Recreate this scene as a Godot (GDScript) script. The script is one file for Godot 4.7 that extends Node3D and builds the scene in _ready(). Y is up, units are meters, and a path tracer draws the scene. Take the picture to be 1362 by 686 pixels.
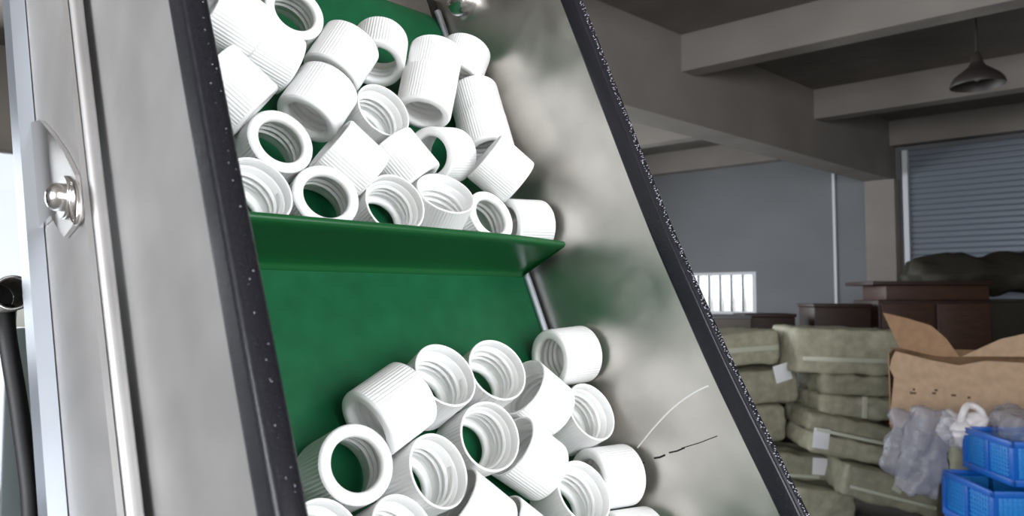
extends Node3D
# An inclined belt conveyor lifting white ribbed bottle caps, in a dim store room. Metres, y up.

const EYE := Vector3(0, 1.45, 0)
# the conveyor's own axes: x across the belt, y up the slope, z out of the belt
var conv := Transform3D(Basis(Vector3(0.70505, 0, -0.70916), Vector3(-0.29576, 0.90888, -0.29404), Vector3(0.64454, 0.41705, 0.64081)), Vector3(-0.18393, 1.46781, -0.29274))
# the room's two directions: RA along the main ceiling beam, RB along the far wall
const RA := Vector3(0.742, 0, -0.670)
const RB := Vector3(-0.770, 0, -0.637)
var mats := {}
var rng := RandomNumberGenerator.new()

# ---------------------------------------------------------------- helpers: nodes
var taken := {}
func numbered(called: String) -> String:
	if not taken.has(called):
		taken[called] = 0
		return called
	taken[called] += 1
	return "%s_%03d" % [called, taken[called]]

func tag(o: Node3D, label: String, category := "", group := "") -> Node3D:
	o.set_meta("label", label)
	if category: o.set_meta("category", category)
	if group: o.set_meta("group", group)
	return o

func thing(called: String, label: String, category: String, xf := Transform3D(), group := "") -> Node3D:
	var o := Node3D.new()
	o.name = numbered(called)
	add_child(o, true)
	o.transform = xf
	return tag(o, label, category, group)

func part(called: String, mesh: Mesh, m: Material, parent: Node, xf := Transform3D()) -> MeshInstance3D:
	var o := MeshInstance3D.new()
	o.name = called
	o.mesh = mesh
	o.material_override = m
	parent.add_child(o, true)
	o.transform = xf
	return o

func struct(called: String, mesh: Mesh, m: Material, parent: Node = self, xf := Transform3D()) -> MeshInstance3D:
	var o := part(numbered(called) if parent == self else called, mesh, m, parent, xf)
	if parent == self: o.set_meta("kind", "structure")
	return o

func at(x: float, y: float, z: float, turn := 0.0) -> Transform3D:
	return Transform3D(Basis(Vector3.UP, turn), Vector3(x, y, z))

func room(a: float, b: float, y := 0.0) -> Vector3:
	return RA * a + RB * b + Vector3(0, y, 0)

# ---------------------------------------------------------------- helpers: meshes
func begin() -> SurfaceTool:
	var st := SurfaceTool.new()
	st.begin(Mesh.PRIMITIVE_TRIANGLES)
	return st

func tri(st: SurfaceTool, a: Vector3, b: Vector3, c: Vector3) -> void:   # counter-clockwise from outside
	st.add_vertex(a); st.add_vertex(c); st.add_vertex(b)

func quad(st: SurfaceTool, a: Vector3, b: Vector3, c: Vector3, d: Vector3) -> void:
	tri(st, a, b, c); tri(st, a, c, d)

func finish(st: SurfaceTool) -> ArrayMesh:
	st.generate_normals()
	return st.commit()

func lathe(st: SurfaceTool, prof: Array, seg: int, group: int, ribs := 0, amp := 0.0) -> void:
	st.set_smooth_group(group)
	var rows := []
	for i in prof.size():
		var p: Vector2 = prof[i]
		var row := PackedVector3Array()
		for k in seg:
			var t := TAU * k / seg
			var r := p.x
			if ribs > 0:
				var c := cos(t * ribs)
				var fade := 0.0 if i == 0 or i == prof.size() - 1 else 1.0
				r -= amp * fade * (0.5 - 0.5 * clampf(c * 1.6, -1.0, 1.0))
			row.append(Vector3(r * cos(t), p.y, r * sin(t)))
		rows.append(row)
	for i in prof.size() - 1:
		for k in seg:
			var k1 := (k + 1) % seg
			quad(st, rows[i][k1], rows[i][k], rows[i + 1][k], rows[i + 1][k1])

func lathe_mesh(spans: Array, seg: int) -> ArrayMesh:
	var st := begin()
	for i in spans.size():
		lathe(st, spans[i], seg, i + 1)
	return finish(st)

func sweep(st: SurfaceTool, path: Array, ring: Array, side: Vector3, closed_ends := true, smooth := 1) -> void:
	# a closed cross-section (x along side, y along the other normal) carried along a path
	var rows := []
	for i in path.size():
		var d: Vector3 = (path[mini(i + 1, path.size() - 1)] - path[maxi(i - 1, 0)]).normalized()
		var x := (side - d * side.dot(d)).normalized()
		var y := d.cross(x)
		var row := PackedVector3Array()
		for p in ring:
			row.append(path[i] + x * p.x + y * p.y)
		rows.append(row)
	st.set_smooth_group(smooth)
	var n := ring.size()
	for i in path.size() - 1:
		for k in n:
			var k1 := (k + 1) % n
			quad(st, rows[i][k], rows[i][k1], rows[i + 1][k1], rows[i + 1][k])
	if closed_ends:
		st.set_smooth_group(-1)
		for k in range(1, n - 1):
			tri(st, rows[0][0], rows[0][k + 1], rows[0][k])
			var e: PackedVector3Array = rows[-1]
			tri(st, e[0], e[k], e[k + 1])

func circle(r: float, n: int) -> Array:
	var out := []
	for k in n:
		out.append(Vector2(cos(TAU * k / n), sin(TAU * k / n)) * r)
	return out

func round_rect(w: float, h: float, r: float, n := 4) -> Array:
	var out := []
	for c in 4:
		var m := Vector2([1, -1, -1, 1][c] * (w / 2 - r), [1, 1, -1, -1][c] * (h / 2 - r))
		for k in n + 1:
			var t := PI / 2 * (c + float(k) / n)
			out.append(m + Vector2(cos(t), sin(t)) * r)
	return out

func tube_mesh(path: Array, r: float, n := 16, side := Vector3(0.31, 0.2, 0.93)) -> ArrayMesh:
	var st := begin()
	sweep(st, path, circle(r, n), side)
	return finish(st)

# a box with rounded edges, its faces cut into n x n cells and pushed about by noise
func rbox(size: Vector3, r: float, n := 1, lump := 0.0, freq := 3.0, seed_ := 1, sag := 0.0) -> ArrayMesh:
	var st := begin()
	st.set_smooth_group(1)
	var h := size / 2
	r = minf(r, minf(h.x, minf(h.y, h.z)) * 0.98)
	var noise := FastNoiseLite.new()
	noise.seed = seed_
	noise.frequency = freq
	noise.fractal_octaves = 3
	var lines := []
	for ax in 3:
		var l := [-h[ax], -h[ax] + r * 0.3, -h[ax] + r]
		for k in range(1, n):
			l.append(lerpf(-h[ax] + r, h[ax] - r, float(k) / n))
		l.append_array([h[ax] - r, h[ax] - r * 0.3, h[ax]])
		lines.append(l)
	for ax in 3:
		var b: int = (ax + 1) % 3
		var c: int = (ax + 2) % 3
		for s in [-1.0, 1.0]:
			var grid := []
			for i in lines[b].size():
				var row := PackedVector3Array()
				for j in lines[c].size():
					var p := Vector3()
					p[ax] = s * h[ax]
					p[b] = lines[b][i]
					p[c] = lines[c][j]
					var q := p.clamp(-(h - Vector3.ONE * r), h - Vector3.ONE * r)
					var d := (p - q).normalized()
					p = q + d * r
					if lump > 0.0:
						p += d * lump * noise.get_noise_3dv(p) * 2.0
						p += Vector3(0, -sag * (1.0 - pow(absf(p.x / h.x), 2.0)) * (0.5 + p.y / size.y), 0)
					row.append(p)
				grid.append(row)
			for i in lines[b].size() - 1:
				for j in lines[c].size() - 1:
					if s > 0:
						quad(st, grid[i][j], grid[i + 1][j], grid[i + 1][j + 1], grid[i][j + 1])
					else:
						quad(st, grid[i][j], grid[i][j + 1], grid[i + 1][j + 1], grid[i + 1][j])
	return finish(st)

# an outline in x, y given depth along z (z from -d to 0)
func plate(outline: PackedVector2Array, d: float) -> ArrayMesh:
	var st := begin()
	st.set_smooth_group(-1)
	var o := outline.duplicate()
	if Geometry2D.is_polygon_clockwise(o):
		o.reverse()
	var ix := Geometry2D.triangulate_polygon(o)
	for k in range(0, ix.size(), 3):
		var a := o[ix[k]]
		var b := o[ix[k + 1]]
		var c := o[ix[k + 2]]
		if (b - a).cross(c - a) < 0:
			var t := b
			b = c
			c = t
		tri(st, Vector3(a.x, a.y, 0), Vector3(b.x, b.y, 0), Vector3(c.x, c.y, 0))
		tri(st, Vector3(a.x, a.y, -d), Vector3(c.x, c.y, -d), Vector3(b.x, b.y, -d))
	for k in o.size():
		var a := o[k]
		var b := o[(k + 1) % o.size()]
		quad(st, Vector3(a.x, a.y, -d), Vector3(b.x, b.y, -d), Vector3(b.x, b.y, 0), Vector3(a.x, a.y, 0))
	return finish(st)

# a floor plan in room directions (a, b) standing from y0 to y1
func block(a0: float, a1: float, b0: float, b1: float, y0: float, y1: float) -> ArrayMesh:
	var st := begin()
	st.set_smooth_group(-1)
	var p := [room(a0, b0), room(a1, b0), room(a1, b1), room(a0, b1)]
	var up := Vector3.UP
	for k in 4:
		var s: Vector3 = p[k]
		var e: Vector3 = p[(k + 1) % 4]
		quad(st, s + up * y0, e + up * y0, e + up * y1, s + up * y1)
	quad(st, p[0] + up * y1, p[1] + up * y1, p[2] + up * y1, p[3] + up * y1)
	quad(st, p[3] + up * y0, p[2] + up * y0, p[1] + up * y0, p[0] + up * y0)
	return finish(st)

# ---------------------------------------------------------------- helpers: materials
func noise_tex(seed_: int, freq: float, lo: Color, hi: Color, size := 512, normal := false, bump := 4.0, octaves := 4) -> NoiseTexture2D:
	var t := NoiseTexture2D.new()
	var f := FastNoiseLite.new()
	f.seed = seed_
	f.frequency = freq
	f.fractal_octaves = octaves
	t.noise = f
	t.width = size
	t.height = size
	t.seamless = true
	if normal:
		t.as_normal_map = true
		t.bump_strength = bump
	else:
		var g := Gradient.new()
		g.set_color(0, lo)
		g.set_color(1, hi)
		t.color_ramp = g
	return t

func mat(called: String, c: Color, rough: float, metal := 0.0) -> StandardMaterial3D:
	var m := StandardMaterial3D.new()
	m.resource_name = called
	m.albedo_color = c
	m.roughness = rough
	m.metallic = metal
	mats[called] = m
	return m

func grain(m: StandardMaterial3D, scale: Vector3, seed_: int, lo: float, hi: float, bump := 0.0, freq := 0.02) -> StandardMaterial3D:
	m.uv1_triplanar = true
	m.uv1_scale = scale
	m.albedo_texture = noise_tex(seed_, freq, Color(lo, lo, lo), Color(hi, hi, hi), 256)
	if bump > 0.0:
		m.normal_enabled = true
		m.normal_texture = noise_tex(seed_ + 50, freq * 1.6, Color.BLACK, Color.WHITE, 256, true, bump)
	return m

# ---------------------------------------------------------------- scene
func _ready() -> void:
	rng.seed = 7
	# camera, focused on the caps
	var cam := Camera3D.new()
	cam.name = "camera"
	cam.keep_aspect = Camera3D.KEEP_HEIGHT
	cam.fov = 39.32
	cam.near = 0.05
	cam.far = 60.0
	var lens := CameraAttributesPhysical.new()
	lens.frustum_focal_length = 33.59
	lens.frustum_focus_distance = 0.40
	lens.frustum_near = 0.05
	lens.frustum_far = 60.0
	lens.exposure_aperture = 26.0
	cam.attributes = lens
	add_child(cam)
	cam.position = EYE
	cam.rotation.x = atan(52.0 / 960.0)
	cam.current = true
	# an overcast sky outside the openings
	var env := Environment.new()
	var sky := Sky.new()
	var sm := ProceduralSkyMaterial.new()
	sm.sky_top_color = Color(0.78, 0.83, 0.9)
	sm.sky_horizon_color = Color(0.9, 0.92, 0.94)
	sm.ground_bottom_color = Color(0.5, 0.5, 0.48)
	sm.ground_horizon_color = Color(0.7, 0.7, 0.68)
	sky.sky_material = sm
	env.sky = sky
	env.background_mode = Environment.BG_SKY
	env.background_energy_multiplier = 1.6
	env.tonemap_mode = Environment.TONE_MAPPER_LINEAR
	env.tonemap_exposure = 1.0
	env.sdfgi_enabled = true
	env.ssao_enabled = true
	env.ssil_enabled = true
	var we := WorldEnvironment.new()
	we.name = "world_environment"
	we.environment = env
	add_child(we)
	# daylight: the window beside the conveyor on the right, the doorway far on the left, a window behind
	daylight("right_window_daylight", room(0.2, -2.38, 1.95), RB, Vector2(2.6, 1.8), 10.0, Color(0.985, 0.99, 1.0))
	daylight("left_window_daylight", room(4.05, 7.9, 1.85), -RB, Vector2(8.9, 1.8), 45.0, Color(0.96, 0.98, 1.0))
	daylight("rear_window_daylight", room(-3.9, -0.9, 1.85), RA, Vector2(2.8, 1.8), 34.0, Color(0.97, 0.98, 1.0))
	make_materials()
	build_room()
	build_conveyor()
	build_caps()
	build_left_machine()
	build_bales()
	build_right_clutter()
	build_furniture()
	build_lamp()

func daylight(called: String, where: Vector3, towards: Vector3, size: Vector2, energy: float, c: Color) -> void:
	var l := AreaLight3D.new()
	l.name = called
	l.area_size = size
	l.area_normalize_energy = true
	l.light_energy = energy
	l.light_color = c
	l.area_range = 30.0
	l.area_attenuation = 2.0
	l.shadow_enabled = true
	add_child(l)
	l.look_at_from_position(where, where + towards, Vector3.UP)

func make_materials() -> void:
	var m := mat("cap_plastic", Color(0.975, 0.978, 0.975), 0.33)
	m.subsurf_scatter_enabled = true
	m.subsurf_scatter_strength = 0.02
	m.backlight_enabled = true
	m.backlight = Color(0.2, 0.2, 0.2)
	m = mat("belt_green", Color(0.075, 0.35, 0.215), 0.42)
	m.metallic_specular = 0.3
	grain(m, Vector3(9, 9, 9), 3, 0.88, 1.0, 0.25)
	m = mat("cleat_green", Color(0.09, 0.33, 0.17), 0.32)
	m.metallic_specular = 0.4
	m = mat("steel", Color(0.84, 0.825, 0.80), 0.3, 1.0)
	grain(m, Vector3(5, 5, 5), 11, 0.9, 1.0, 0.0, 0.012)
	m.roughness_texture = noise_tex(12, 0.02, Color(0.7, 0.7, 0.7), Color(1, 1, 1), 256)
	m.roughness = 0.45
	m = mat("satin_steel", Color(0.76, 0.755, 0.75), 0.56, 1.0)
	grain(m, Vector3(5, 5, 5), 14, 0.9, 1.0, 0.0, 0.012)
	m = mat("polished_steel", Color(0.88, 0.87, 0.86), 0.22, 1.0)
	m = mat("aluminium", Color(0.84, 0.87, 0.91), 0.38, 1.0)
	m = mat("black_rubber", Color(0.085, 0.085, 0.115), 0.34)
	m.metallic_specular = 0.3
	grain(m, Vector3(90, 90, 90), 21, 0.8, 1.0, 6.0, 0.05)
	m.clearcoat_enabled = true
	m.clearcoat = 0.2
	m.clearcoat_roughness = 0.16
	m = mat("bead_gloss", Color(0.55, 0.55, 0.6), 0.2, 0.75)
	m.clearcoat_enabled = true
	m.clearcoat = 1.0
	m.clearcoat_roughness = 0.1
	m = mat("dark_gap", Color(0.07, 0.07, 0.07), 0.8)
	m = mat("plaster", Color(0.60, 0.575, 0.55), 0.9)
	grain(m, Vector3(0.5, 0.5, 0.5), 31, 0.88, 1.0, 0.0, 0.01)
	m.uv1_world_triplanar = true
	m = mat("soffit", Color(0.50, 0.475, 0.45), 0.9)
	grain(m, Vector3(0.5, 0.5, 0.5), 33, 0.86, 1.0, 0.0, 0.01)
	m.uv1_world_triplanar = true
	m = mat("panel_grey", Color(0.46, 0.47, 0.485), 0.55)
	grain(m, Vector3(0.3, 0.3, 0.3), 35, 0.9, 1.0, 0.0, 0.01)
	m = mat("shutter_grey", Color(0.42, 0.45, 0.49), 0.4, 0.3)
	m = mat("concrete", Color(0.45, 0.44, 0.42), 0.85)
	grain(m, Vector3(0.6, 0.6, 0.6), 37, 0.8, 1.0, 0.0, 0.01)
	m = mat("light_metal", Color(0.85, 0.86, 0.88), 0.45)
	m = mat("window_glass", Color(0.95, 0.97, 0.97, 0.12), 0.05)
	m.transparency = BaseMaterial3D.TRANSPARENCY_ALPHA
	m = mat("sack_green", Color(0.69, 0.68, 0.59), 0.7)
	grain(m, Vector3(2.2, 2.2, 2.2), 41, 0.84, 1.0, 1.2)
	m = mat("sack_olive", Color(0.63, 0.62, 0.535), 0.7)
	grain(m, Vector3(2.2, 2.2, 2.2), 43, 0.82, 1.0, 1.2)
	m = mat("tape", Color(0.74, 0.75, 0.68), 0.35)
	m = mat("paper", Color(0.88, 0.89, 0.90), 0.8)
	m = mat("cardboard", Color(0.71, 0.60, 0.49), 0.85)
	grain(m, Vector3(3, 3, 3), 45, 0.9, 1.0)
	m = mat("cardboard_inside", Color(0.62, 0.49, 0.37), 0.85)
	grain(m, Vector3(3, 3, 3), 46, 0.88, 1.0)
	m = mat("print_ink", Color(0.34, 0.25, 0.18), 0.8)
	m = mat("clear_bag", Color(0.62, 0.62, 0.66, 0.42), 0.3)
	m.transparency = BaseMaterial3D.TRANSPARENCY_ALPHA
	m.normal_enabled = true
	m.uv1_triplanar = true
	m.uv1_scale = Vector3(4, 4, 4)
	m.normal_texture = noise_tex(61, 0.02, Color.BLACK, Color.WHITE, 256, true, 6.0)
	m = mat("white_bag", Color(0.90, 0.88, 0.88, 0.85), 0.35)
	m.transparency = BaseMaterial3D.TRANSPARENCY_ALPHA
	m = mat("crate_blue", Color(0.02, 0.36, 0.72), 0.4)
	m = mat("lattice_blue", Color(0.10, 0.50, 0.80), 0.4)
	m = mat("dark_wood", Color(0.23, 0.14, 0.11), 0.5)
	grain(m, Vector3(1, 4, 1), 51, 0.7, 1.0)
	m = mat("brown_wood", Color(0.31, 0.20, 0.15), 0.5)
	grain(m, Vector3(1, 4, 1), 53, 0.75, 1.0)
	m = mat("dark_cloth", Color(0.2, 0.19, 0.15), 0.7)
	m = mat("lamp_shade", Color(0.22, 0.20, 0.19), 0.5)
	m = mat("bulb_glass", Color(0.8, 0.8, 0.78), 0.2)
	m = mat("burnished", Color(0.95, 0.95, 0.94), 0.45, 0.4)
	m = mat("scratch_black", Color(0.08, 0.08, 0.07), 0.7)
	m = mat("cable_black", Color(0.05, 0.05, 0.06), 0.6)
	m = mat("pale_paint", Color(0.78, 0.80, 0.83), 0.4)

# ---------------------------------------------------------------- the room
const SLAB := 3.77
func build_room() -> void:
	struct("floor", block(-4.3, 11.1, -2.7, 8.3, -0.2, 0.0), mats.concrete)
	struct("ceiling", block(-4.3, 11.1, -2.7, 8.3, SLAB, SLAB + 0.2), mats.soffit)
	# far wall with a small window (b 5.5 .. 6.6)
	var far := struct("wall_far", block(10.75, 10.95, -2.7, 5.62, 0, SLAB), mats.panel_grey)
	struct("wall_section", block(10.75, 10.95, 6.78, 8.3, 0, SLAB), mats.panel_grey, far)
	struct("wall_section", block(10.75, 10.95, 5.62, 6.78, 0, 1.19), mats.panel_grey, far)
	struct("wall_section", block(10.75, 10.95, 5.62, 6.78, 1.83, SLAB), mats.panel_grey, far)
	for b in [4.47, 7.6]:
		struct("panel_joint", block(10.72, 10.75, b, b + 0.035, 0, 3.4), mats.light_metal, far)
	var win := struct("window_1", block(10.83, 10.85, 5.62, 6.78, 1.19, 1.83), mats.window_glass)
	for b in [5.62, 6.72]:
		struct("frame", block(10.74, 10.88, b, b + 0.06, 1.19, 1.83), mats.light_metal, win)
	for y in [1.19, 1.79]:
		struct("frame", block(10.74, 10.88, 5.68, 6.72, y, y + 0.04), mats.light_metal, win)
	for k in 5:
		struct("bar", block(10.78, 10.80, 5.84 + 0.18 * k, 5.862 + 0.18 * k, 1.23, 1.79), mats.panel_grey, win)
	# rolling shutter right of the column
	var st := begin()
	for k in 46:
		var y := 0.05 + k * 0.072
		var p := room(10.6, -2.0)
		var q := room(10.6, 3.52)
		var out := -RA * 0.003
		st.set_smooth_group(-1)
		var prof := [[0.0, 0.0], [0.012, 1.0], [0.055, 1.0], [0.07, 0.0]]
		for i in 3:
			var a0: Vector3 = out * prof[i][1] + Vector3.UP * (y + prof[i][0])
			var a1: Vector3 = out * prof[i + 1][1] + Vector3.UP * (y + prof[i + 1][0])
			quad(st, p + a0, p + a1, q + a1, q + a0)
	var door := struct("door_1", block(10.62, 10.74, -2.0, 3.52, 0, 3.36), mats.shutter_grey)
	struct("slat_panel", finish(st), mats.shutter_grey, door)
	struct("jamb", block(10.55, 10.68, 3.5, 3.56, 0, 3.36), mats.light_metal, door)
	struct("column", block(10.55, 10.95, 3.66, 4.02, 0, 3.0), mats.plaster)
	# ceiling beams: one long main beam and cross beams
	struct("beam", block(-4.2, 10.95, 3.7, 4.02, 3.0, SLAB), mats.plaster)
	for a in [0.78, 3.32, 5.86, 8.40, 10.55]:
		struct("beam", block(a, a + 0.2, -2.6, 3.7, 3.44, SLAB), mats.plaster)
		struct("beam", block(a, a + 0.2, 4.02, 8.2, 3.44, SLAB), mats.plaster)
	# right wall, with the window that lights the conveyor
	var rw := struct("wall_right", block(-4.3, -1.2, -2.7, -2.5, 0, SLAB), mats.plaster)
	struct("wall_section", block(1.6, 11.0, -2.7, -2.5, 0, SLAB), mats.plaster, rw)
	struct("wall_section", block(-1.2, 1.6, -2.7, -2.5, 0, 1.0), mats.plaster, rw)
	struct("wall_section", block(-1.2, 1.6, -2.7, -2.5, 2.9, SLAB), mats.plaster, rw)
	var w2 := struct("window_2", block(-1.2, 1.6, -2.6, -2.59, 1.0, 2.9), mats.window_glass)
	for k in 4:
		struct("frame", block(-1.2 + 0.917 * k, -1.15 + 0.917 * k, -2.63, -2.56, 1.0, 2.9), mats.light_metal, w2)
	# left wall and rear wall, each with a row of windows
	var lw := struct("wall_left", block(-4.3, -0.5, 8.1, 8.3, 0, SLAB), mats.plaster)
	struct("wall_section", block(8.6, 11.0, 8.1, 8.3, 0, SLAB), mats.plaster, lw)
	struct("wall_section", block(-0.5, 8.6, 8.1, 8.3, 0, 0.9), mats.plaster, lw)
	struct("wall_section", block(-0.5, 8.6, 8.1, 8.3, 2.8, SLAB), mats.plaster, lw)
	var w4 := struct("window_4", block(-0.5, 8.6, 8.19, 8.2, 0.9, 2.8), mats.window_glass)
	for k in 6:
		struct("frame", block(-0.5 + 1.81 * k, -0.45 + 1.81 * k, 8.16, 8.23, 0.9, 2.8), mats.light_metal, w4)
	var bw := struct("wall_rear", block(-4.3, -4.1, 0.6, 8.1, 0, SLAB), mats.plaster)
	struct("wall_section", block(-4.3, -4.1, -2.4, 0.6, 0, 0.9), mats.plaster, bw)
	struct("wall_section", block(-4.3, -4.1, -2.4, 0.6, 2.8, SLAB), mats.plaster, bw)
	var w3 := struct("window_3", block(-4.21, -4.2, -2.4, 0.6, 0.9, 2.8), mats.window_glass)
	for k in 4:
		struct("frame", block(-4.24, -4.17, -2.4 + 0.983 * k, -2.35 + 0.983 * k, 0.9, 2.8), mats.light_metal, w3)

# ---------------------------------------------------------------- the conveyor
const HEAD := 0.204        # where the belt turns over the head roller
func build_conveyor() -> void:
	var c := thing("incline_conveyor", "steep green cleated belt conveyor between stainless steel guards with black rubber edging", "conveyor", conv)
	# belt: flat run, then over the head roller
	var st := begin()
	st.set_smooth_group(1)
	var run := [Vector2(-1.45, 0)]
	for k in 14:
		run.append(Vector2(lerpf(-1.4, HEAD, k / 13.0), 0))
	for k in range(1, 25):
		var t := PI * k / 24
		run.append(Vector2(HEAD + sin(t) * 0.04, -0.04 + cos(t) * 0.04))
	run.append(Vector2(-1.45, -0.08))
	for i in run.size() - 1:
		var a: Vector2 = run[i]
		var b: Vector2 = run[i + 1]
		quad(st, Vector3(0.009, a.x, a.y), Vector3(0.269, a.x, a.y), Vector3(0.269, b.x, b.y), Vector3(0.009, b.x, b.y))
	part("belt", finish(st), mats.belt_green, c)
	for v in [0.0, -0.225, -0.45, -0.675, -0.9]:
		part("cleat", cleat_mesh(), mats.cleat_green, c, Transform3D(Basis(), Vector3(0, v, 0)))
	for v in [HEAD, -1.45]:
		part("roller", lathe_mesh([[Vector2(0.0, 0.008), Vector2(0.0365, 0.008)], [Vector2(0.0365, 0.008), Vector2(0.0365, 0.27)], [Vector2(0.0365, 0.27), Vector2(0, 0.27)]], 40), mats.steel, c, Transform3D(Basis(Vector3(0, 1, 0), Vector3(1, 0, 0), Vector3(0, 0, -1)), Vector3(0, v, -0.04)))
	# (v, n) outlines become plates across u
	var stand := Basis(Vector3(0, 1, 0), Vector3(0, 0, 1), Vector3(1, 0, 0))
	var left := part("side_guard", plate(PackedVector2Array([Vector2(-1.5, -0.03), Vector2(0.45, -0.03), Vector2(0.45, 0.127), Vector2(-1.5, 0.127)]), 0.0015), mats.satin_steel, c, Transform3D(stand, Vector3(0.0075, 0, 0)))
	part("edge_trim", trim_mesh([Vector3(0.007, -1.5, 0.131), Vector3(0.007, 0.0, 0.131), Vector3(0.007, 0.45, 0.131)], 0.0085, 0.012), mats.black_rubber, left, Transform3D(stand, Vector3(0.0075, 0, 0)).affine_inverse())
	# the lower side plate lies outside the guard, with a rolled edge
	part("side_plate", plate(PackedVector2Array([Vector2(-1.5, -0.03), Vector2(0.45, -0.03), Vector2(0.45, 0.05), Vector2(-1.5, 0.05)]), 0.002), mats.satin_steel, c, Transform3D(stand, Vector3(-0.002, 0, 0)))
	part("rolled_edge", tube_mesh([Vector3(0.001, -1.5, 0.05), Vector3(0.001, -0.5, 0.05), Vector3(0.001, 0.45, 0.05)], 0.0026, 20), mats.satin_steel, c)
	part("grip_beads", bead_mesh([Vector3(0.0075, -0.3, 0.1366), Vector3(0.0075, 0.45, 0.1366)], 0.0030, 0.00022, 0.0005, 0.0017), mats.bead_gloss, left, Transform3D(stand, Vector3(0.0075, 0, 0)).affine_inverse()).set_meta("kind", "stuff")
	# right guard: its edge wavers a little
	var edge := [[-1.5, 0.105], [-0.25, 0.107], [-0.188, 0.105], [-0.143, 0.102], [-0.11, 0.1], [-0.077, 0.099], [-0.018, 0.098], [0.068, 0.1], [0.15, 0.102], [0.45, 0.106]]
	var o := PackedVector2Array([Vector2(0.45, -0.12), Vector2(-1.5, -0.12)])
	var path := []
	for e in edge:
		o.append(Vector2(e[0], e[1] + 0.004))
		path.append(Vector3(0.278, e[0], e[1] + 0.006))
	var rx := Transform3D(stand, Vector3(0.2785, 0, 0))
	var right := part("side_guard", plate(o, 0.0015), mats.steel, c, rx)
	part("edge_trim", trim_mesh(smooth_path(path), 0.0085, 0.0125), mats.black_rubber, right, rx.affine_inverse())
	part("grip_beads", bead_mesh(smooth_path(path.slice(1)).map(func(p): return p + Vector3(-0.0002, 0, 0.0062)), 0.0045, 0.0003, 0.00065, 0.0009), mats.bead_gloss, right, rx.affine_inverse()).set_meta("kind", "stuff")
	# black scratch across the guard and the faint arc left by a grinder
	var sc := begin()
	for s in [[0.030, 0.0365, 0.0006], [0.044, 0.052, 0.0011], [0.055, 0.066, 0.0009], [0.064, 0.088, 0.0005]]:
		sweep(sc, [Vector3(0.2769, -0.1412, s[0]), Vector3(0.2769, -0.1418, (s[0] + s[1]) / 2), Vector3(0.2769, -0.1416, s[1])], [Vector2(s[2] * 0.5, 0), Vector2(0, 0.0002), Vector2(-s[2] * 0.5, 0), Vector2(0, -0.0002)], Vector3(0, 1, 0), true, -1)
	part("scratch", finish(sc), mats.scratch_black, right, rx.affine_inverse())
	var arc := []
	for k in 25:
		var t := k / 24.0
		arc.append(Vector3(0.2769, -0.1325 + 0.0167 * sin(t * PI / 2 * 1.02), 0.0355 + 0.059 * t))
	part("grinding_mark", tube_mesh(arc, 0.0005, 6, Vector3(0, 1, 0)), mats.burnished, right, rx.affine_inverse())
	# thin bright strip that closes the gap between belt and right guard
	part("seal_strip", tube_mesh([Vector3(0.272, -1.4, 0.0005), Vector3(0.272, -0.5, 0.0005), Vector3(0.272, HEAD + 0.02, 0.0005)], 0.0028, 14), mats.aluminium, c)
	part("seal_backing", rbox(Vector3(0.008, 1.66, 0.002), 0.0005), mats.dark_gap, c, Transform3D(Basis(), Vector3(0.273, -0.59, -0.003)))
	# head bearing on the right guard, at the top of the belt
	part("bearing_boss", lathe_mesh([[Vector2(0.0, 0.012), Vector2(0.009, 0.011), Vector2(0.012, 0.008), Vector2(0.0135, 0.0)]], 36), mats.polished_steel, c, Transform3D(Basis(Vector3(0, 1, 0), Vector3(-1, 0, 0), Vector3(0, 0, 1)), Vector3(0.277, 0.214, 0.026)))
	# frame profile along the left side, with a slot in it
	var prof := [Vector2(0.003, -0.0065), Vector2(0.003, 0.0065), Vector2(0.001, 0.0065), Vector2(0.001, 0.005), Vector2(-0.0005, 0.005), Vector2(-0.0005, 0.0065), Vector2(-0.003, 0.0065), Vector2(-0.003, -0.0065)]
	var fp := begin()
	sweep(fp, [Vector3(-0.0075, 0.45, -0.0075), Vector3(-0.0075, -1.5, -0.0075)], prof, Vector3(-1, 0, 0), true, -1)
	part("frame_profile", finish(fp), mats.aluminium, c)
	part("frame_profile", rbox(Vector3(0.02, 1.95, 0.03), 0.002), mats.aluminium, c, Transform3D(Basis(), Vector3(0.295, -0.525, -0.06)))
	# bright bracket with a slotted ear, bolt and washer
	var bp := Transform3D(stand, Vector3(-0.0042, 0, 0))
	var br := part("bracket", plate(PackedVector2Array([Vector2(0.068, -0.008), Vector2(0.056, 0.012), Vector2(0.040, 0.026), Vector2(0.022, 0.040), Vector2(0.006, 0.050), Vector2(-0.005, 0.050), Vector2(-0.011, 0.044), Vector2(-0.009, 0.03), Vector2(0.0, 0.022), Vector2(0.008, 0.016), Vector2(0.012, 0.0), Vector2(0.014, -0.02)]), 0.0018), mats.polished_steel, c, Transform3D(Basis(stand.x, stand.y, stand.z), Vector3(-0.0042, 0, 0)))
	var bolt := Transform3D(Basis(Vector3(0, 1, 0), Vector3(-1, 0, 0), Vector3(0, 0, 1)), Vector3(-0.0058, 0.0045, 0.036))
	part("washer", lathe_mesh([[Vector2(0.0, 0.0012), Vector2(0.0078, 0.0012)], [Vector2(0.0078, 0.0012), Vector2(0.0082, 0.0008), Vector2(0.0082, 0.0)]].map(func(s): s.reverse(); return s), 28), mats.polished_steel, br, bp.affine_inverse() * bolt)
	part("bolt_head", lathe_mesh([[Vector2(0.0052, 0.0012), Vector2(0.0052, 0.0035), Vector2(0.0042, 0.0052), Vector2(0.002, 0.0062), Vector2(0.0, 0.0064)]], 24), mats.polished_steel, br, bp.affine_inverse() * bolt)
	part("slotted_ear", ear_mesh(), mats.polished_steel, br, bp.affine_inverse() * Transform3D(stand, Vector3(-0.0058, -0.004, 0.047)))
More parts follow.
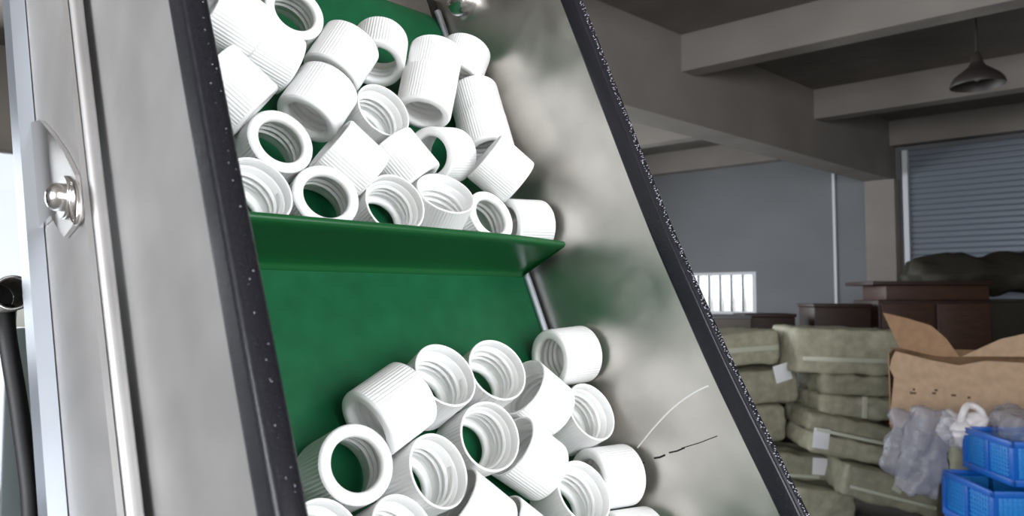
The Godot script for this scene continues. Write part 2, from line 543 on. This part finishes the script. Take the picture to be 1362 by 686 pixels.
	# legs under the frame
	for u in [0.05, 0.23]:
		for v in [-0.2, -1.2]:
			var p := conv * Vector3(u, v, -0.12)
			var leg := rbox(Vector3(0.04, p.y, 0.04), 0.003)
			part("leg", leg, mats.aluminium, c, conv.affine_inverse() * at(p.x, p.y / 2, p.z, 0.788))

func ear_mesh() -> ArrayMesh:
	var path := []
	for k in 29:
		var t := TAU * k / 28
		path.append(Vector3(cos(t) * 0.008, sin(t) * 0.0045, 0))
	return tube_mesh(path, 0.0011, 8, Vector3(0, 0, 1))

func smooth_path(p: Array) -> Array:
	var cv := Curve3D.new()
	for i in p.size():
		var d: Vector3 = (p[mini(i + 1, p.size() - 1)] - p[maxi(i - 1, 0)])
		var l: float = p[i].distance_to(p[mini(i + 1, p.size() - 1)])
		var l0: float = p[i].distance_to(p[maxi(i - 1, 0)])
		cv.add_point(p[i], -d.normalized() * l0 * 0.33, d.normalized() * l * 0.33)
	var out := []
	for i in p.size() - 1:
		for k in 8:
			out.append(cv.sample(i, k / 8.0))
	out.append(p[-1])
	return out

func trim_mesh(path: Array, w: float, h: float) -> ArrayMesh:
	var st := begin()
	# many short steps, each a little uneven like extruded rubber
	var fine := []
	for i in path.size() - 1:
		var n := maxi(1, int(path[i].distance_to(path[i + 1]) / 0.004))
		for k in n:
			fine.append(path[i].lerp(path[i + 1], float(k) / n))
	fine.append(path[-1])
	sweep(st, fine, round_rect(w, h, 0.0026, 4), Vector3(1, 0, 0))
	return finish(st)

# the rubber's raised grain: small nubs strewn along a band
func bead_mesh(path: Array, wide: float, least: float, most: float, gap: float) -> ArrayMesh:
	var st := begin()
	st.set_smooth_group(1)
	var r := RandomNumberGenerator.new()
	r.seed = 5
	for i in path.size() - 1:
		var a: Vector3 = path[i]
		var b: Vector3 = path[i + 1]
		var n := int(a.distance_to(b) / gap) + 1
		for k in n:
			var c := a.lerp(b, (k + r.randf()) / n) + Vector3(r.randf_range(-0.5, 0.5) * wide, 0, 0)
			var s := r.randf_range(least, most)
			var top := c + Vector3(0, 0, s * 1.1)
			for j in 6:
				var t0 := TAU * j / 6
				var t1 := TAU * (j + 1) / 6
				var p0 := c + Vector3(cos(t0), sin(t0), 0) * s
				var p1 := c + Vector3(cos(t1), sin(t1), 0) * s
				var q0 := c + Vector3(cos(t0), sin(t0), 1.1) * s * 0.7
				var q1 := c + Vector3(cos(t1), sin(t1), 1.1) * s * 0.7
				quad(st, p0, p1, q1, q0)
				tri(st, q0, q1, top)
	return finish(st)

# cleat: a thin upright blade with a rounded rim and a welded foot; its right end droops
func cleat_mesh() -> ArrayMesh:
	var st := begin()
	var prof := [Vector2(-0.005, 0.0), Vector2(-0.0045, 0.0012), Vector2(-0.0032, 0.002), Vector2(-0.0022, 0.004), Vector2(-0.0018, 0.012), Vector2(-0.0016, 0.036), Vector2(-0.0022, 0.0415), Vector2(-0.001, 0.0432), Vector2(0.0012, 0.043), Vector2(0.0022, 0.0415), Vector2(0.0018, 0.036), Vector2(0.002, 0.012), Vector2(0.0024, 0.004), Vector2(0.006, 0.0)]
	var rows := []
	var n := 40
	for i in n + 1:
		var u := lerpf(0.0095, 0.268, float(i) / n)
		var droop := 0.002 * pow(clampf((u - 0.20) / 0.07, 0, 1), 2.0)
		var row := PackedVector3Array()
		for p in prof:
			row.append(Vector3(u, p.x - droop * pow(p.y / 0.043, 1.5), p.y))
		rows.append(row)
	st.set_smooth_group(1)
	for i in n:
		for k in prof.size() - 1:
			quad(st, rows[i][k], rows[i + 1][k], rows[i + 1][k + 1], rows[i][k + 1])
	st.set_smooth_group(-1)
	for e in [0, n]:
		for k in prof.size() - 2:
			if e == 0:
				tri(st, rows[e][0], rows[e][k + 1], rows[e][k + 2])
			else:
				tri(st, rows[e][0], rows[e][k + 2], rows[e][k + 1])
	return finish(st)

# ---------------------------------------------------------------- the caps
func build_caps() -> void:
	var mm := 0.000957
	# wall: ribbed outside, open-end edge, stepped inside
	var body := begin()
	lathe(body, [Vector2(18.0, 1.6) * mm, Vector2(18.12, 2.0) * mm, Vector2(18.45, 28.0) * mm, Vector2(18.3, 28.9) * mm], 240, 1, 60, 0.00042)
	lathe(body, [Vector2(18.3, 28.9) * mm, Vector2(17.9, 29.4) * mm, Vector2(17.4, 29.4) * mm, Vector2(17.0, 28.9) * mm, Vector2(16.85, 23.6) * mm], 96, 2)
	lathe(body, [Vector2(16.85, 23.6) * mm, Vector2(16.0, 22.9) * mm, Vector2(15.8, 5.2) * mm], 96, 3)
	var body_mesh := finish(body)
	var rim_mesh := lathe_mesh([[Vector2(15.8, 5.2) * mm, Vector2(13.2, 4.9) * mm, Vector2(12.3, 4.2) * mm, Vector2(12.1, 2.6) * mm, Vector2(12.4, 1.0) * mm, Vector2(13.3, 0.1) * mm, Vector2(14.4, -0.05) * mm, Vector2(16.6, 0.05) * mm, Vector2(17.5, 0.5) * mm, Vector2(18.0, 1.6) * mm]], 120)
	var thread := begin()
	var path := []
	for k in 181:
		var f := k / 180.0
		var t := TAU * 3.0 * f
		var r := 15.75 * mm
		path.append(Vector3(cos(t) * r, lerpf(8.6, 20.8, f) * mm, -sin(t) * r))
	var rows := []
	for k in path.size():
		var p: Vector3 = path[k]
		var inward := -Vector3(p.x, 0, p.z).normalized()
		var tall := 1.25 * mm * clampf(minf(k, 180 - k) / 14.0, 0.02, 1.0)
		rows.append([p + Vector3(0, 1.35, 0) * mm, p + Vector3(0, 0.55, 0) * mm + inward * tall, p - Vector3(0, 0.35, 0) * mm + inward * tall, p - Vector3(0, 1.3, 0) * mm])
	thread.set_smooth_group(1)
	for k in path.size() - 1:
		for i in 3:
			quad(thread, rows[k][i + 1], rows[k][i], rows[k + 1][i], rows[k + 1][i + 1])
	var thread_mesh := finish(thread)
	var cap := Node3D.new()
	part("shell", body_mesh, mats.cap_plastic, cap)
	part("rim", rim_mesh, mats.cap_plastic, cap)
	part("screw_thread", thread_mesh, mats.cap_plastic, cap)
	# each row: label; middle of the lip end (u, v, n in mm on the belt); the way the open end points
	var rows_of_caps := [
		["lip-up white cap at the very top of the upper pile, alone against green belt", Vector3(119.2, 143.3, 31.5), Vector3(0.102, 0.173, -0.980)],
		["ribbed white cap at the top left of the upper pile, beside the left black trim", Vector3(84.8, 112.9, 35.0), Vector3(-0.949, 0.174, 0.264)],
		["ribbed white cap lying just below and left of the lip-up cap at the pile top", Vector3(113.5, 109.0, 21.6), Vector3(-0.930, 0.360, 0.080)],
		["ribbed white cap lying on its side against the left trim, ribs slanting down right", Vector3(81.5, 65.7, 30.7), Vector3(-0.734, 0.677, 0.052)],
		["smooth white cap in the upper pile, mouth tilted down toward the leftmost lip ring", Vector3(116.4, 75.8, 19.9), Vector3(0.563, 0.791, 0.240)],
		["white cap stacked end to end above the smooth cap in the upper pile", Vector3(139.5, 111.2, 20.1), Vector3(0.527, 0.772, 0.356)],
		["white cap along the top of the upper pile with a green half-moon in its hole", Vector3(176.5, 129.6, 21.0), Vector3(0.428, 0.898, -0.105)],
		["white cap near the top right of the upper pile, its grey mouth facing down", Vector3(195.7, 91.5, 27.8), Vector3(0.334, 0.913, 0.234)],
		["white cap stacked end to end above the grey-mouthed cap near the upper pile's top right", Vector3(211.7, 118.8, 25.2), Vector3(0.340, 0.914, 0.224)],
		["round white cap farthest up the steel guard side of the upper pile", Vector3(247.8, 139.3, 17.4), Vector3(0.462, 0.848, 0.261)],
		["upper one of two ribbed caps stacked end to end against the right steel guard", Vector3(255.3, 102.1, 20.5), Vector3(0.113, 0.993, -0.042)],
		["lower one of two ribbed caps stacked end to end against the right steel guard", Vector3(249.1, 74.5, 24.1), Vector3(0.141, 0.988, -0.069)],
		["plain bright cap seen square from the side, pointing a corner at the right steel guard", Vector3(252.0, 44.0, 35.5), Vector3(-0.700, 0.709, -0.084)],
		["wide-walled white cap with a dark green slot in its mouth, left of the square-looking cap", Vector3(194.8, 64.2, 23.7), Vector3(0.935, 0.284, -0.212)],
		["ribbed white cap lying tilted in the middle of the upper pile, above two threaded mouths", Vector3(182.2, 44.4, 20.8), Vector3(-0.480, 0.874, -0.076)],
		["large ribbed white cap lying across the middle left of the upper pile", Vector3(146.0, 41.0, 22.7), Vector3(-0.763, 0.643, 0.067)],
		["white cap with threaded mouth and thin dark slit, in the middle of the upper pile", Vector3(165.1, 88.6, 1.6), Vector3(-0.019, -0.060, 0.998)],
		["white cap with thick lip ring and grey inside, second row up at far left", Vector3(93.2, 52.1, 30.3), Vector3(0.012, 0.113, -0.993)],
		["wide threaded mouth of a white cap in the bottom row, beside the left black trim", Vector3(74.0, 22.4, 1.8), Vector3(0.067, -0.026, 0.997)],
		["white cap with thick round lip and dark green hole, second in the bottom row", Vector3(110.9, 21.9, 31.2), Vector3(0.154, 0.104, -0.983)],
		["threaded white cap with a green hole, third from left in the upper pile's bottom row", Vector3(156.7, 24.5, 3.7), Vector3(-0.149, -0.104, 0.983)],
		["white cap tipped upward, shallow threaded mouth, fourth from left in the upper pile's bottom row", Vector3(191.6, 20.7, 9.6), Vector3(-0.164, 0.322, 0.933)],
		["white cap with tilted oval lip and grey inside, second from right in bottom row", Vector3(225.9, 21.7, 29.6), Vector3(0.019, 0.062, -0.998)],
		["ribbed white cap at the right end of the upper cleat, lying against the steel guard", Vector3(246.8, 22.3, 18.8), Vector3(0.990, -0.022, 0.139)],
		["thin-edged white cap half hidden behind the left black trim, above the bottom row", Vector3(46.0, 48.2, 3.8), Vector3(0.164, -0.070, 0.984)],
		["big white cap with thick lip and green hole, lowest left of the lower pile", Vector3(95.3, -110.2, 29.8), Vector3(0.075, 0.025, -0.997)],
		["ribbed white cap lying on its side at the upper left of the lower pile", Vector3(108.8, -93.5, 21.5), Vector3(0.903, 0.401, 0.151)],
		["threaded white cap right behind the ribbed one at the lower pile's upper left", Vector3(154.8, -80.4, 3.5), Vector3(-0.011, 0.162, 0.987)],
		["threaded white cap with a small green hole, topmost of the lower pile on open belt", Vector3(193.2, -78.7, 3.9), Vector3(-0.124, 0.096, 0.988)],
		["plain white cap below the topmost threaded cap, its smooth wall facing right", Vector3(235.1, -100.4, 18.1), Vector3(-0.806, 0.578, 0.124)],
		["threaded white cap below the ribbed cap that touches the right guard", Vector3(256.3, -108.3, 2.1), Vector3(-0.048, 0.080, 0.996)],
		["threaded white cap with a grey slit, right of the big thick-lipped cap", Vector3(132.4, -121.3, 2.8), Vector3(0.116, 0.034, 0.993)],
		["threaded white cap in the middle of the lower pile, green hole at its left", Vector3(175.6, -108.3, 2.7), Vector3(-0.121, -0.035, 0.992)],
		["plain white cap in the middle right of the lower pile, under its plain twin", Vector3(215.3, -131.6, 18.1), Vector3(-0.780, 0.623, 0.050)],
		["threaded white cap near the bottom right of the lower pile, left of a ribbed cap", Vector3(227.5, -151.6, 3.5), Vector3(-0.075, 0.152, 0.986)],
		["ribbed white cap touching the steel guard beside the black scratch", Vector3(246.0, -141.5, 18.1), Vector3(0.979, -0.105, 0.175)],
		["ribbed white cap highest on the lower pile's right, lip facing left, against the guard", Vector3(247.0, -68.5, 18.1), Vector3(0.992, 0.003, 0.125)],
		["white cap cut by the bottom of the picture beside the left black trim", Vector3(68.6, -140.8, 4.1), Vector3(0.177, 0.104, 0.979)],
		["threaded white cap cut by the picture's bottom edge, under the big thick-lipped cap", Vector3(103.9, -146.4, 4.2), Vector3(0.167, 0.124, 0.978)],
		["plain white cap at the bottom middle of the lower pile, wall facing right", Vector3(167.7, -152.6, 18.2), Vector3(-0.718, 0.696, 0.010)],
		["plain white cap lowest in the middle, only its upper wall in the picture", Vector3(190.7, -170.8, 19.7), Vector3(-0.699, 0.713, -0.056)],
		["ribbed white cap at the lower pile's bottom right corner, only its top in view", Vector3(245.4, -177.0, 18.3), Vector3(0.965, -0.147, 0.215)],
	]
	for k in rows_of_caps.size():
		var row: Array = rows_of_caps[k]
		var y: Vector3 = row[2].normalized()
		var x := y.cross(Vector3(0.3, 0.5, 0.81)).normalized().rotated(y, rng.randf() * TAU)
		var o: Node3D = cap if k == 0 else cap.duplicate()
		o.name = numbered("bottle_cap")
		add_child(o, true)
		o.transform = conv * Transform3D(Basis(x, y, x.cross(y)), row[1] * 0.001)
		tag(o, row[0], "bottle cap", "white caps resting on the upper cleat" if row[1].y > -20 else "white caps resting on the lower cleat")

# ---------------------------------------------------------------- far left
func build_left_machine() -> void:
	var eye := EYE
	var t := thing("steel_tube", "open end of a dark-bored steel tube at the left edge of the picture", "tube")
	var away := Vector3(-0.72, -0.08, -0.69).normalized()
	var mouth := Vector3(-0.2175, 1.4518, -0.315)
	var x := away.cross(Vector3.UP).normalized()
	var b := Basis(x, away, x.cross(away))
	part("tube", lathe_mesh([[Vector2(0.0064, 0.0), Vector2(0.0064, 0.09)].map(func(p): return p), [Vector2(0.0078, 0.09), Vector2(0.0078, 0.0)]].map(func(s): s.reverse(); return s), 36), mats.steel, t, Transform3D(b, mouth))
	part("end_ring", lathe_mesh([[Vector2(0.0064, 0.001), Vector2(0.0066, 0.0), Vector2(0.0076, 0.0), Vector2(0.0078, 0.001)]], 36), mats.polished_steel, t, Transform3D(b, mouth))
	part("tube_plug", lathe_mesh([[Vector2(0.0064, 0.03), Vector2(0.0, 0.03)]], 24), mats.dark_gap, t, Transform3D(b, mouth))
	var cable := thing("black_cable", "thick black cable running down below the steel tube", "cable")
	part("sheath", tube_mesh(smooth_path([Vector3(-0.2300, 1.444, -0.330), Vector3(-0.2215, 1.434, -0.318), Vector3(-0.2120, 1.400, -0.314), Vector3(-0.2000, 1.355, -0.306), Vector3(-0.198, 1.25, -0.30), Vector3(-0.25, 0.8, -0.32), Vector3(-0.30, 0.01, -0.36)]), 0.0036, 14), mats.cable_black, cable)
	var fr := thing("machine_frame", "pale painted machine frame behind the black cable at the far left", "machine frame")
	part("upright", rbox(Vector3(0.022, 1.43, 0.03), 0.002), mats.pale_paint, fr, at(-0.328, 0.715, -0.47))
	part("shelf", rbox(Vector3(0.30, 0.012, 0.16), 0.002), mats.pale_paint, fr, at(-0.472, 1.327, -0.49))
	part("upright", rbox(Vector3(0.022, 1.32, 0.03), 0.002), mats.pale_paint, fr, at(-0.60, 0.66, -0.50))

# ---------------------------------------------------------------- bales
func bale(label: String, x: float, y: float, z: float, w: float, h: float, d: float, turn: float, tilt: float, m: Material, seed_: int) -> Node3D:
	var o := thing("wrapped_bale", label, "bale", Transform3D(Basis(Vector3.UP, turn) * Basis(Vector3.BACK, tilt), Vector3(x, y - h / 2, z - d / 2)), "olive wrapped bales stacked behind the right guard")
	part("wrapping", rbox(Vector3(w, h, d), 0.032, 12, 0.011, 6.0, seed_), m, o, at(0, h / 2, 0))
	return o

func build_bales() -> void:
	var g: Material = mats.sack_green
	var v: Material = mats.sack_olive
	var o: Node3D
	o = bale("olive bale on top of the stack directly behind the black edging", 1.52, 1.085, -5.02, 0.64, 0.24, 0.5, 0.25, 0.05, g, 1)
	part("tape", rbox(Vector3(0.60, 0.035, 0.006), 0.002), mats.tape, o, at(0, 0.12, 0.262))
	o = bale("olive bale with a white paper label near its top right corner", 1.61, 0.83, -4.95, 0.66, 0.235, 0.5, 0.25, 0.05, v, 2)
	part("paper_label", rbox(Vector3(0.13, 0.12, 0.004), 0.0015), mats.paper, o, Transform3D(Basis(Vector3.BACK, 0.2), Vector3(0.20, 0.21, 0.262)))
	bale("olive bale just under the one with the tilted corner label", 1.57, 0.58, -4.95, 0.56, 0.25, 0.5, 0.2, 0.03, v, 3)
	o = bale("largest pale olive bale on top of the middle stack, left of the carton", 2.24, 1.085, -4.8, 0.69, 0.30, 0.55, -0.04, -0.03, g, 4)
	part("tape", rbox(Vector3(0.62, 0.03, 0.006), 0.002), mats.tape, o, at(0, 0.10, 0.285))
	bale("thin olive bale squeezed under the largest bale", 2.30, 0.865, -4.77, 0.50, 0.135, 0.5, -0.04, -0.05, v, 5)
	o = bale("thin olive bale with a vertical tape, second below the largest bale", 2.28, 0.725, -4.75, 0.52, 0.142, 0.5, -0.04, -0.06, g, 6)
	part("tape", rbox(Vector3(0.035, 0.14, 0.006), 0.002), mats.tape, o, at(0.02, 0.08, 0.260))
	bale("olive bale sloping down to the right, its wrapping folded over the labelled one", 2.20, 0.60, -4.66, 0.60, 0.125, 0.5, -0.06, -0.2, v, 7)
	o = bale("long sloping bale with a white label at its left end", 2.20, 0.475, -4.58, 0.66, 0.125, 0.5, -0.06, -0.2, g, 8)
	part("paper_label", rbox(Vector3(0.10, 0.125, 0.004), 0.0015), mats.paper, o, Transform3D(Basis(Vector3.BACK, 0.06), Vector3(-0.27, 0.10, 0.262)))
	part("tape", rbox(Vector3(0.62, 0.02, 0.006), 0.002), mats.tape, o, at(0, 0.15, 0.262))
	o = bale("low olive bale with a white label at its right end", 1.78, 0.34, -4.80, 0.60, 0.16, 0.5, 0.04, -0.08, v, 9)
	part("paper_label", rbox(Vector3(0.10, 0.11, 0.004), 0.0015), mats.paper, o, at(0.22, 0.10, 0.262))
	part("tape", rbox(Vector3(0.50, 0.02, 0.006), 0.002), mats.tape, o, at(-0.03, 0.03, 0.264))
	o = bale("lowest sloping bale with a pale tag, behind the blue crates", 2.31, 0.27, -4.46, 0.58, 0.2, 0.5, -0.06, -0.24, v, 10)
	part("paper_label", rbox(Vector3(0.06, 0.09, 0.004), 0.0015), mats.tape, o, Transform3D(Basis(Vector3.BACK, -0.3), Vector3(0.02, 0.15, 0.262)))
	part("tape", rbox(Vector3(0.52, 0.02, 0.006), 0.002), mats.tape, o, at(0, 0.07, 0.264))
	bale("olive bale on the floor at the bottom of the middle stack", 2.02, 0.115, -4.72, 0.40, 0.2, 0.5, 0.0, -0.05, g, 11)
	bale("olive bale on the floor close behind the black edging", 1.52, 0.13, -4.95, 0.5, 0.23, 0.5, 0.08, 0.0, g, 12)

# ---------------------------------------------------------------- carton, bags, crates
func build_right_clutter() -> void:
	var c := thing("cardboard_carton", "open brown cardboard carton with torn flaps above the blue crates", "carton", at(2.48, 0.675, -3.84, -0.50))
	part("front_panel", plate(PackedVector2Array([Vector2(-0.44, 0.07), Vector2(-0.15, 0.02), Vector2(0.16, -0.02), Vector2(0.50, -0.03), Vector2(0.50, 0.43), Vector2(0.20, 0.435), Vector2(0.02, 0.44), Vector2(-0.10, 0.41), Vector2(-0.22, 0.43), Vector2(-0.40, 0.475), Vector2(-0.42, 0.43), Vector2(-0.43, 0.38), Vector2(-0.41, 0.33)]), 0.006), mats.cardboard, c)
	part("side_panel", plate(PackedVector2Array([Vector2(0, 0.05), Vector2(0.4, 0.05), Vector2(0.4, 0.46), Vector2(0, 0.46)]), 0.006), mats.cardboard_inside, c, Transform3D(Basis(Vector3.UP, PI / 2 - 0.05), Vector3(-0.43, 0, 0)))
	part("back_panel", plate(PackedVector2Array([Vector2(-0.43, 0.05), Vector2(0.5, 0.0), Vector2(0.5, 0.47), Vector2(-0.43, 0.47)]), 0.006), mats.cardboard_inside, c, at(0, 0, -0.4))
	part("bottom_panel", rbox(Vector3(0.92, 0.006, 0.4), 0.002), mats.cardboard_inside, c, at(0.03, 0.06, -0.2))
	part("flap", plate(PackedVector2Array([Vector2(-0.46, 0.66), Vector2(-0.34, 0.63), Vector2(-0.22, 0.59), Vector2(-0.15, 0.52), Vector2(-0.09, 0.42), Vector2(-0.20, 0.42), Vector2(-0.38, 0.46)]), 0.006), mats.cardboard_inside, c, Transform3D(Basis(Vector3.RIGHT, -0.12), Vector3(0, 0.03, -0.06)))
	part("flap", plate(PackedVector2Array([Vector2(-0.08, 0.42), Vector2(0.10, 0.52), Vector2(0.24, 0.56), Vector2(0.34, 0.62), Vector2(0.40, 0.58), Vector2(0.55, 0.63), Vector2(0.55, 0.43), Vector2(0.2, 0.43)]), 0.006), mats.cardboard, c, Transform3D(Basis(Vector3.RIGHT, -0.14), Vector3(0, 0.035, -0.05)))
	var marks := begin()
	for s in [[-0.32, 0.0, 0.03], [-0.315, 0.02, 0.012], [-0.22, 0.005, 0.02], [-0.21, 0.022, 0.016], [-0.13, 0.0, 0.022], [-0.06, -0.008, 0.014]]:
		marks.append_from(rbox(Vector3(s[2], 0.012, 0.002), 0.0006), 0, at(s[0], 0.25 + s[1], 0.001))
	part("printed_marks", marks.commit(), mats.print_ink, c)
	# what the carton stands on: two bagged bundles
	o_bundle("grey wrapped bundle under the cardboard carton, half hidden by a clear bag", 2.70, -3.80, 0.56, 0.68, 0.34)
	var bag := thing("plastic_bag", "crumpled clear plastic bag hanging over the left of the blue crates", "bag", at(1.985, 0.0, -3.52))
	part("film", rbox(Vector3(0.20, 0.42, 0.10), 0.048, 12, 0.022, 7.0, 71), mats.clear_bag, bag, Transform3D(Basis(Vector3.BACK, -0.25), Vector3(0, 0.70, 0)))
	part("film", rbox(Vector3(0.15, 0.30, 0.09), 0.044, 10, 0.02, 8.0, 72), mats.clear_bag, bag, Transform3D(Basis(Vector3.BACK, -0.3), Vector3(-0.08, 0.74, -0.06)))
	var wb := thing("plastic_bag", "twisted white plastic bag with a handle loop in front of the carton", "bag", at(2.185, 0.0, -3.53))
	part("film", rbox(Vector3(0.17, 0.16, 0.12), 0.06, 12, 0.04, 9.0, 73), mats.white_bag, wb, at(0.0, 0.80, 0))
	var loop := []
	for k in 19:
		var t := PI * (k / 18.0) * 1.15 - 0.2
		loop.append(Vector3(0.02 + cos(t) * 0.055, 0.855 + sin(t) * 0.075, 0.03 + 0.01 * sin(t * 3)))
	part("handle", tube_mesh(loop, 0.016, 10, Vector3(0, 0, 1)), mats.white_bag, wb)
	var cb := thing("plastic_bag", "pale cloudy plastic bag at the right edge, above the upper blue crate", "bag", at(2.50, 0.03, -3.42))
	part("film", rbox(Vector3(0.42, 0.18, 0.26), 0.07, 12, 0.03, 7.0, 74), mats.clear_bag, cb, at(-0.02, 0.80, 0.02))
	crate("upper blue plastic crate with lattice panels, top right of the crate stack", 2.435, 0.645, -3.28, 0.60, 0.19, 0.38, -0.06)
	crate("lower blue plastic crate jutting further left under the upper one", 2.345, 0.43, -3.26, 0.64, 0.205, 0.40, -0.06)
	crate("blue plastic crate lowest in the stack, mostly below the picture", 2.350, 0.215, -3.27, 0.62, 0.205, 0.40, -0.06)
	crate("blue plastic crate standing on the floor at the foot of the stack", 2.350, 0.0, -3.27, 0.62, 0.205, 0.40, -0.06)

func o_bundle(label: String, x: float, z: float, w: float, h: float, d: float) -> void:
	var o := thing("wrapped_bundle", label, "bundle", at(x, 0, z - d / 2, -0.50))
	part("wrapping", rbox(Vector3(w, h - 0.02, d), 0.05, 10, 0.012, 5.0, 90), mats.sack_olive, o, at(0, (h - 0.02) / 2 + 0.005, 0))
	part("tape", rbox(Vector3(w * 0.9, 0.03, 0.006), 0.002), mats.tape, o, at(0, h * 0.5, d / 2 + 0.010))

func crate(label: String, x: float, y: float, z: float, w: float, h: float, d: float, turn: float) -> void:
	var o := thing("plastic_crate", label, "crate", at(x, y, z, turn), "blue plastic crates stacked in front of the bales")
	var blue: Material = mats.crate_blue
	part("bottom", rbox(Vector3(w - 0.03, 0.008, d - 0.03), 0.002), blue, o, at(0, 0.005, 0))
	for side in 4:
		var along := w if side % 2 == 0 else d
		var turned := Transform3D(Basis(Vector3.UP, side * PI / 2), Vector3()) * at(0, 0, (d if side % 2 == 0 else w) / 2 - 0.008)
		var wall := begin()
		for y_ in [[0.0, 0.03], [h - 0.028, 0.028]]:
			wall.append_from(rbox(Vector3(along, y_[1], 0.016), 0.003), 0, at(0, y_[0] + y_[1] / 2, 0))
		var posts := 4 if along > 0.5 else 3
		for k in posts:
			wall.append_from(rbox(Vector3(0.028, h - 0.05, 0.014), 0.003), 0, at(lerpf(-along / 2 + 0.014, along / 2 - 0.014, k / float(posts - 1)), h / 2, 0))
		part("wall", wall.commit(), blue, o, turned)
		var lat := begin()
		var n := int(along / 0.022)
		for k in n:
			lat.append_from(rbox(Vector3(0.006, h - 0.055, 0.004), 0.001), 0, at(lerpf(-along / 2 + 0.02, along / 2 - 0.02, (k + 0.5) / n), h / 2, -0.003))
		for k in 7:
			lat.append_from(rbox(Vector3(along - 0.03, 0.006, 0.004), 0.001), 0, at(0, lerpf(0.034, h - 0.034, (k + 0.5) / 7), -0.003))
		lat.append_from(rbox(Vector3(along - 0.03, h - 0.055, 0.002), 0.0006), 0, at(0, h / 2, -0.006))
		part("lattice_panel", lat.commit(), mats.lattice_blue, o, turned)

# ---------------------------------------------------------------- furniture behind
func build_furniture() -> void:
	var t := thing("wooden_cabinet", "tall dark brown wooden cabinet with an overhanging dark top, behind the carton", "cabinet", at(3.80, 0, -6.75, -0.06))
	part("top", rbox(Vector3(1.06, 0.035, 0.62), 0.006), mats.dark_wood, t, at(-0.02, 1.575, 0))
	part("frieze", rbox(Vector3(0.90, 0.13, 0.5), 0.006), mats.brown_wood, t, at(0.04, 1.49, 0))
	part("body", rbox(Vector3(0.98, 1.42, 0.54), 0.008), mats.dark_wood, t, at(0.0, 0.712, 0))
	for s in [-1, 1]:
		var d := part("door", rbox(Vector3(0.46, 1.30, 0.02), 0.004), mats.brown_wood, t, at(s * 0.24, 0.74, 0.285))
		part("knob", lathe_mesh([[Vector2(0.012, 0.0), Vector2(0.014, 0.012), Vector2(0.0, 0.018)]], 14), mats.dark_wood, d, Transform3D(Basis(Vector3.RIGHT, PI / 2), Vector3(-s * 0.19, 0.05, 0.01)))
	var dark := thing("dark_cupboard", "very dark low cupboard beside the wooden cabinet, under the lumpy dark bundle", "cupboard", at(5.0, 0, -7.55, -0.06))
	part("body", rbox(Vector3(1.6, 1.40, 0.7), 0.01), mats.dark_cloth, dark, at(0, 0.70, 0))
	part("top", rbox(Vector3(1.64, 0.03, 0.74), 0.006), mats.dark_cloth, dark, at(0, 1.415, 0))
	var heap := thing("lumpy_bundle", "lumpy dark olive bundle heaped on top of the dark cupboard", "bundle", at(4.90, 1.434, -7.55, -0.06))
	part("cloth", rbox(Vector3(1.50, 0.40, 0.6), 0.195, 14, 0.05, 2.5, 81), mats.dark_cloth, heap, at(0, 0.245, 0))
	var b1 := thing("dark_box", "small dark reddish box just left of the tall wooden cabinet", "box", at(2.98, 0, -6.7, -0.05))
	part("body", rbox(Vector3(0.50, 1.36, 0.4), 0.008), mats.dark_wood, b1, at(0, 0.68, 0))
	part("lid", rbox(Vector3(0.52, 0.03, 0.42), 0.005), mats.dark_wood, b1, at(0, 1.375, 0))
	var b2 := thing("dark_box", "small dark brown box under the bright window, behind the bales", "box", at(2.33, 0, -6.7, -0.05))
	part("body", rbox(Vector3(0.44, 1.27, 0.4), 0.008), mats.dark_wood, b2, at(0, 0.635, 0))
	part("lid", rbox(Vector3(0.46, 0.03, 0.42), 0.005), mats.dark_wood, b2, at(0, 1.285, 0))
	var gb := thing("grey_box", "grey-brown box directly below the bright window, next to the black edging", "box", at(1.86, 0, -6.5, 0.0))
	part("body", rbox(Vector3(0.44, 1.26, 0.4), 0.01), mats.soffit, gb, at(0, 0.63, 0))
	part("lid", rbox(Vector3(0.45, 0.03, 0.41), 0.005), mats.panel_grey, gb, at(0, 1.275, 0))

func build_lamp() -> void:
	var l := thing("pendant_lamp", "dark bell-shaped pendant lamp hanging from the ceiling at top right", "lamp", at(3.6, 3.06, -5.5))
	part("shade", lathe_mesh([[Vector2(0.185, 0.02), Vector2(0.188, 0.028), Vector2(0.18, 0.06), Vector2(0.15, 0.10), Vector2(0.10, 0.14), Vector2(0.062, 0.17), Vector2(0.045, 0.20)], [Vector2(0.043, 0.20), Vector2(0.06, 0.168), Vector2(0.098, 0.138), Vector2(0.148, 0.098), Vector2(0.178, 0.058), Vector2(0.185, 0.02)]], 48), mats.lamp_shade, l)
	part("socket", lathe_mesh([[Vector2(0.045, 0.195), Vector2(0.036, 0.24), Vector2(0.026, 0.27), Vector2(0.008, 0.29)]], 24), mats.lamp_shade, l)
	part("rod", tube_mesh([Vector3(0, 0.28, 0), Vector3(0, 0.5, 0), Vector3(0, 0.71, 0)], 0.009, 10), mats.lamp_shade, l)
	part("ceiling_rose", lathe_mesh([[Vector2(0.0, 0.66), Vector2(0.05, 0.68), Vector2(0.055, 0.71)]], 24), mats.lamp_shade, l)
	part("bulb", lathe_mesh([[Vector2(0.0, 0.055), Vector2(0.03, 0.07), Vector2(0.04, 0.10), Vector2(0.03, 0.14), Vector2(0.015, 0.18)]], 20), mats.bulb_glass, l)
